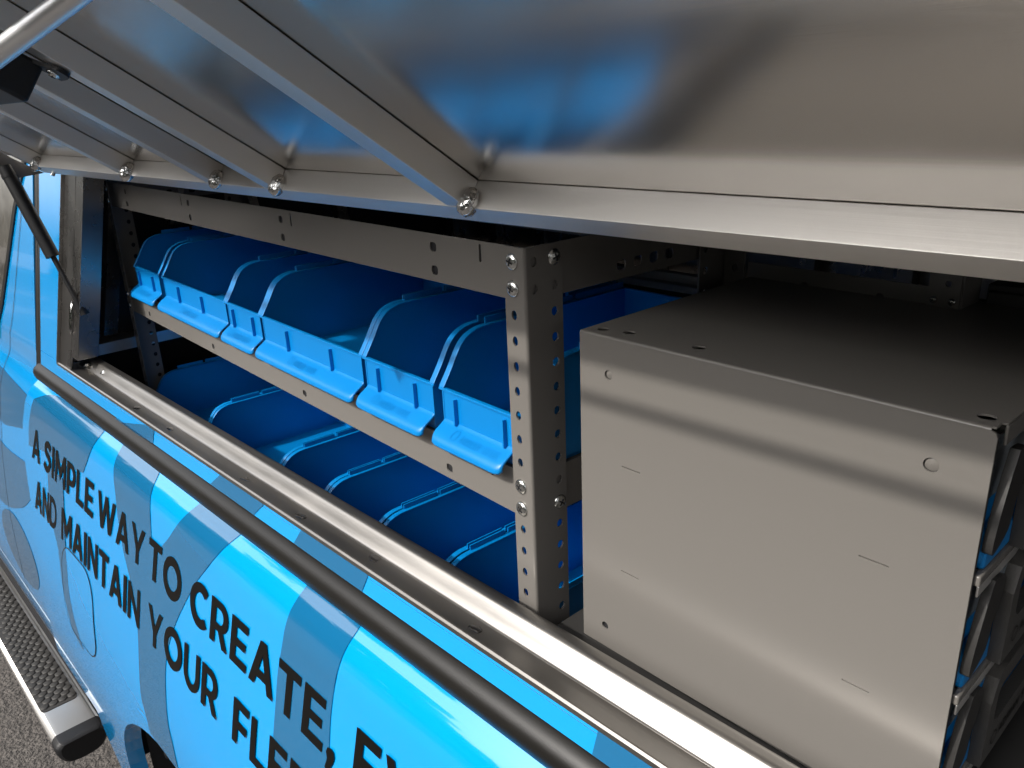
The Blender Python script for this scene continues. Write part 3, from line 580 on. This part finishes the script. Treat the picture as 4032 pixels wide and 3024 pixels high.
# ------------------------------------------------------------------ blue bins
BINCACHE = {}
def bin_parts(w, ribs, cut=0):
    key = (round(w, 4), tuple(ribs))
    D = .298; e = .004; tw = .0022
    prof = catmull([(0, .055), (.013, .0745), (.0245, .0935), (.034, .1035), (.045, .109), (.056, .1115), (.067, .112)], 4) + [(D, .112)]
    body = MB()
    for x in (e, w - e - tw):
        lp = [(0.0, 0.0)] + prof + [(D, 0)]
        k = len(lp); body.add([(x, a, c) for a, c in lp] + [(x + tw, a, c) for a, c in lp], [tuple(range(k)), tuple(range(k, 2 * k))[::-1]] + [(i, (i + 1) % k, k + (i + 1) % k, k + i) for i in range(k)])
    body.box(e, w - e, 0, D, .0005, .0028); body.box(e, w - e, D - tw, D, 0, .112); body.box(e, w - e, .0005, .003, 0, .054)
    body.box(w * .5 - .004, w * .5 + .004, D - tw - .004, D - tw, .085, .108)
    rim = MB()
    for x0, x1 in ((0, .0085), (w - .0085, w)):
        N = len(prof); vs = []
        for i, (a, c) in enumerate(prof):
            p = Vector(prof[max(i - 1, 0)]); q_ = Vector(prof[min(i + 1, N - 1)]); d = (q_ - p).normalized(); nn = Vector((-d.y, d.x)) * .0016
            vs += [(x0, a, c), (x1, a, c), (x1, a + nn.x, c + nn.y), (x0, a + nn.x, c + nn.y)]
        fs = [(i * 4 + j, i * 4 + (j + 1) % 4, (i + 1) * 4 + (j + 1) % 4, (i + 1) * 4 + j) for i in range(N - 1) for j in range(4)] + [(0, 1, 2, 3), tuple((N - 1) * 4 + j for j in (3, 2, 1, 0))]
        rim.add(vs, fs, False)
    rim.box(0, w, -.0016, .0034, .0525, .0555)
    rim.box(0, w, D - .004, D + .001, .1121, .1138)
    tabs = []
    for x in (.0006, w - .0022):
        for y0, y1 in ((.067, .126), (.132, .205), (.211, D)):
            t_ = MB(); t_.box(x, x + .0016, y0, y1, .1136, .1205); tabs.append(t_)
    lip = MB(); lpts = catmull([(.0005, .0190), (-.0025, .0160), (-.0075, .0128), (-.0140, .0088), (-.0190, .0050), (-.0218, .0008), (-.0225, -.0035)], 4)
    K = len(lpts); we = w - cut; xs_ = [e + .0005, e + .003, e + .008, e + .014, we - e - .014, we - e - .008, we - e - .003, we - e - .0005]; vs = []
    sh = [.80, .93, .985, 1, 1, .985, .93, .80]
    for x, s_ in zip(xs_, sh):
        for i, (a, c) in enumerate(lpts):
            vs.append((x, .0005 + (a - .0005) * s_, .0185 + (c - .0185) * (s_ * .85 + .15)))
    off = len(vs); vs2 = [(x, y + .0012, z - .0016) for x, y, z in vs]
    nx = len(xs_)
    F_ = [(i * K + j, i * K + j + 1, (i + 1) * K + j + 1, (i + 1) * K + j) for i in range(nx - 1) for j in range(K - 1)]
    lip.add(vs + vs2, F_ + [tuple(off + t for t in f[::-1]) for f in F_] + [(i * K + K - 1, (i + 1) * K + K - 1, off + (i + 1) * K + K - 1, off + i * K + K - 1) for i in range(nx - 1)]
            + [(j, j + 1, off + j + 1, off + j) for j in range(K - 1)] + [((nx - 1) * K + j, (nx - 1) * K + j + 1, off + (nx - 1) * K + j + 1, off + (nx - 1) * K + j) for j in range(K - 1)], True)
    rb_ = MB()
    rl_ = []
    for x in ribs:
        t_ = MB(); t_.box(x, x + .0022, -.0045, .0006, .0175, .0475); t_.box(x - .0022, x, -.0008, .0004, .0175, .0475); rl_.append(t_)
    # raised logo ring and lettering on the lip
    tx = MB(); cx = w * .5 - .038
    def onlip(u, v):   # u along x, v 0..1 across the lip
        a = lpts[min(int(v * (K - 1)), K - 1)]; c = lpts[min(int(v * (K - 1)) + 1, K - 1)]; f = v * (K - 1) - int(v * (K - 1))
        return (u, a[0] + (c[0] - a[0]) * f - .0003, a[1] + (c[1] - a[1]) * f + .0006)
    rg = 16
    for rr_ in ((.0052, .0043),):
        vs = []
        for k in range(rg):
            t = 2 * math.pi * k / rg
            for r in rr_: vs.append(onlip(cx + r * math.cos(t), .42 - r * math.sin(t) / .030))
        tx.add(vs, [(2 * k, 2 * k + 1, (2 * k + 3) % (2 * rg), (2 * k + 2) % (2 * rg)) for k in range(rg)])
    x = cx + .009
    for c in 'ADRIAN STEEL':
        wd, lps = G(c) if c != ' ' else (.5, [])
        if lps and key not in BINCACHE:
            vs, fs = fill2d(lps); tx.add([onlip(x + px * .0058, .56 - pz * .22) for px, pz in vs], fs)
        x += (wd + .2) * .0058
    return body, rim, tabs, lip, rl_, tx
def make_bin(loc, w, ribs, label, cut=0):
    r = empty('storage_bin', loc, 0); r.parent = None
    mtx = Matrix.Translation(O) @ Matrix.Rotation(YS, 4, 'Z'); r.location = mtx @ Vector(loc); r.rotation_euler = (0, 0, YS)
    tag(r, label, 'storage bin', 'blue storage bins on the shelves')
    key = (round(w, 4), tuple(ribs))
    if key not in BINCACHE:
        body, rim, tabs, lip, rl_, tx = bin_parts(w, ribs, cut)
        L_ = [body.build('bin_body', BIN, r), rim.build('bin_rim', BIN, r, bevel=.0005, seg=1)]
        L_ += [t.build('stacking_tab', BIN, r) for t in tabs] + [lip.build('label_lip', BIN, r)] + [t.build('front_rib', BIN, r) for t in rl_] + [tx.build('raised_lettering', BIN, r)]
        BINCACHE[key] = [o.data for o in L_], [o.name.split('.')[0] for o in L_]
    else:
        for me, nm in zip(*BINCACHE[key]): link(bpy.data.objects.new(nm, me), r)
    return r
up_bins = [(-1.2490, .158, (.029, .115), 'narrow blue bin at the far left end of the upper shelf'),
           (-1.0745, .317, (.087, .205), 'wide blue bin second from the left on the upper shelf'),
           (-.7570, .135, (.026, .103), 'narrow blue bin between the two wide bins on the upper shelf'),
           (-.6215, .301, (.087, .217), 'wide blue bin in the middle of the upper shelf, left of the last two'),
           (-.3195, .1535, (.034, .114), 'blue bin second from the perforated post on the upper shelf'),
           (-.1560, .152, (.028, .110), 'blue bin right behind the perforated post on the upper shelf')]
for x, w_, rb_, lab in up_bins: make_bin((x, .0062, -.2245), w_, rb_, lab, .024 if x > -.2 else 0)
lo_bins = [(-1.320, .316, (.087, .217), 'wide dark blue bin at the far left of the lower shelf'),
           (-1.002, .316, (.087, .217), 'wide dark blue bin second from the left on the lower shelf'),
           (-.684, .154, (.034, .114), 'blue bin third from the left on the lower shelf'),
           (-.528, .154, (.034, .114), 'blue bin fourth from the left on the lower shelf'),
           (-.371, .154, (.034, .114), 'blue bin second from the perforated post on the lower shelf'),
           (-.214, .154, (.034, .114), 'blue bin nearest the perforated post on the lower shelf, mostly hidden by the sill')]
for x, w_, rb_, lab in lo_bins: make_bin((x, .0062, -.5435), w_, rb_, lab)

# ------------------------------------------------------------------ drawer cabinet
YC = -0.0242364; K_ = Vector((-.45709, .51, -.19534))
cabt = empty('case_cabinet', K_, YC)
tag(cabt, 'large grey steel cabinet holding portable parts cases beside the perforated post', 'cabinet')
CW, CD, CH_ = .3387, .3185, .3245
hl = [circ(.0336, -.0353, .0044), circ(.0290, -.3000, .0040), circ(.3045, -.0345, .0050)] + [
      [(a, z), (a + .021, z), (a + .021, z - .0011), (a, z - .0011)] for a, z in ((.0495, -.118), (.0495, -.2268), (.2665, -.1168), (.2650, -.2248))]
rc = .004
fo = [(.0, -CH_), (CW, -CH_), (CW, -rc)] + [(CW - rc + rc * math.sin(R(90 - 15 * k)), -rc + rc * math.cos(R(90 - 15 * k)) - .0) for k in range(1, 6)] + [(CW - rc, -.0018), (.0, -.0018)]
fo = [(.0, -CH_), (CW - .001, -CH_), (CW, -CH_ + .001), (CW, -.006), (CW - .0012, -.0032), (CW - .004, -.0022), (.0, -.0022)]
fp = plate('front_panel', [fo] + hl, .0016, XZ(0), STEEL, cabt)
q = MB(); pts = [(.0022 * (1 - math.sin(R(15 * k))), -.0022 * (1 - math.cos(R(15 * k)))) for k in range(7)]
vs = [(x, a, c) for x in (0, CW - .004) for a, c in pts]; q.add(vs, [(k, k + 1, 8 + k, 7 + k) for k in range(6)], True); q.build('folded_edge', STEEL, cabt)
th_ = [circ(a, c, .0050, 18, .0056) for a, c in ((.0150, .015), (.0390, .0215), (.1108, .0228), (.3271, .0158))] + [slot(a, c, .012, .006, .002) for a, c in ((.114, .298), (.0443, .2986), (.20, .305), (.27, .305))]
plate('top_panel', [[(.0, .0022), (CW - .002, .0022), (CW - .002, .012), (CW + .001, .0135), (CW + .001, CD), (.0, CD)]] + th_, .0014, axes((0, 0, -.0014), (1, 0, 0), (0, 1, 0), (0, 0, 1)), STEEL, cabt)
q = MB(); q.box(CW - .0005, CW + .0016, .0135, CD, -.0150, -.0016); q.build('top_flange', STEEL, cabt, bevel=.0008)
q = MB(); q.box(0, .0016, .0022, CD, -CH_, -.0018); q.box(.0016, CW - .002, CD - .0016, CD, -CH_, -.0018); q.build('rear_panels', STEEL, cabt)
q = MB(); q.box(.004, CW - .004, .004, CD - .003, -.012, -.0105); q.box(.004, .1, .0035, .06, -.33, -.02); q.build('inner_frame', GREYPL, cabt)
q = MB(); q.box(.0, CW, .0022, .004, -CH_, -.004); q.build('inner_skin', DARKGAP, cabt)
for hx_, hz_, hr_ in ((.0336, -.0353, .0043), (.3045, -.0345, .0049)):
    q = MB(); q.lathe([(.0001, .0012), (hr_ * .7, .0008), (hr_, 0)], axes((hx_, .0021, hz_), (1, 0, 0), (0, 0, 1), (0, -1, 0)), 18); q.build('hole_plug', STEEL, fp)
for k in range(3):
    z = -.1055 - k * .0945
    q = MB(); q.box(.004, CW - .001, .0045, CD - .002, z - .0012, z); tr = q.build('case_shelf', STEEL, cabt)
    q = MB(); q.box(CW - .002, CW + .0035, .0045, .078, z - .0055, z + .0025); q.build('shelf_flap', STEEL, tr, bevel=.0015)
    q = MB(); q.box(CW - .002, CW + .0032, .0805, CD - .004, z - .0045, z - .0006); q.box(CW + .0018, CW + .0034, .0045, CD - .004, z - .0130, z - .0046); q.build('shelf_lip', BOARD, tr, bevel=.001)
def make_case(k, label):
    r = empty('parts_case', (0, 0, 0)); zb = -.1045 - k * .0945
    mtx = Matrix.Translation(K_) @ Matrix.Rotation(YC, 4, 'Z'); r.location = mtx @ Vector((CW + .006, .007, zb)); r.rotation_euler = (0, 0, YC)
    tag(r, label, 'parts case', 'portable parts cases in the grey cabinet')
    # local: x outward, y along the front, z up from the case shelf
    q = MB(); q.box(-.30, -.016, .006, .296, .001, .040); q.build('tray', BIN, r, bevel=.002)
    q = MB(); q.box(-.30, -.014, .004, .298, .0402, .078); q.build('clear_lid', CLEAR, r, bevel=.002)
    q = MB(); q.box(-.016, -.004, .006, .296, .001, .022); q.build('front_skirt', BIN, r, bevel=.003)
    for y0 in (.0, .252):
        pl_ = catmull([(y0 + .022, .083), (y0 + .040, .080), (y0 + .045, .070), (y0 + .040, .055), (y0 + .033, .044), (y0 + .028, .025), (y0 + .005, .016), (y0 + .001, .024), (y0 + .006, .045), (y0 + .014, .066)], 4)
        lt_ = plate('latch', [pl_], .006, YZ(-.006), LATCH, r)
        q = MB(); q.box(-.012, -.006, y0 + .004, y0 + .034, .006, .030); q.build('latch_foot', BIN, lt_, bevel=.002)
    outer = [(.052, .001), (.250, .001), (.250, .060), (.243, .078), (.228, .083), (.074, .083), (.060, .078), (.052, .060)]
    inner = slot(.151, .050, .170, .034, .010)
    fr = plate('handle_frame', [outer, inner], .009, YZ(-.004), GREYPL, r)
    q = MB(); q.box(-.040, -.038, .06, .24, .004, .079); q.build('handle_recess', DARKGAP, fr)
    tx = MB(); yc0 = .074
    rg = ring(0, 0, .0062, .0062, .0012, 18); vs, fs_ = fill2d(rg); tx.add([(.0055, yc0 + a, .0165 + c) for a, c in vs], fs_)
    y = yc0 + .011
    for c in 'ADRIAN STEEL':
        wd, lps = G(c) if c != ' ' else (.5, [])
        if lps: vs, fs_ = fill2d(lps); tx.add([(.0055, y + px * .0075, .0125 + pz * .0080) for px, pz in vs], fs_)
        y += (wd + .22) * .0075
    tx.build('moulded_lettering', INK, fr)
    return r
make_case(0, 'top parts case in the grey cabinet with dark handle and blue tray')
make_case(1, 'second parts case down in the grey cabinet, below the top one')
make_case(2, 'lowest visible parts case in the grey cabinet at the bottom right corner')
base = MB(); base.box(-.03, .60, -.028, .34, -.345, -.3255); tag(base.build('cabinet_base', FARPL), 'dark base plate under the grey cabinet behind the sill', 'base plate')
bo = bpy.data.objects['cabinet_base']; bo.location = K_; bo.rotation_euler = (0, 0, YC)
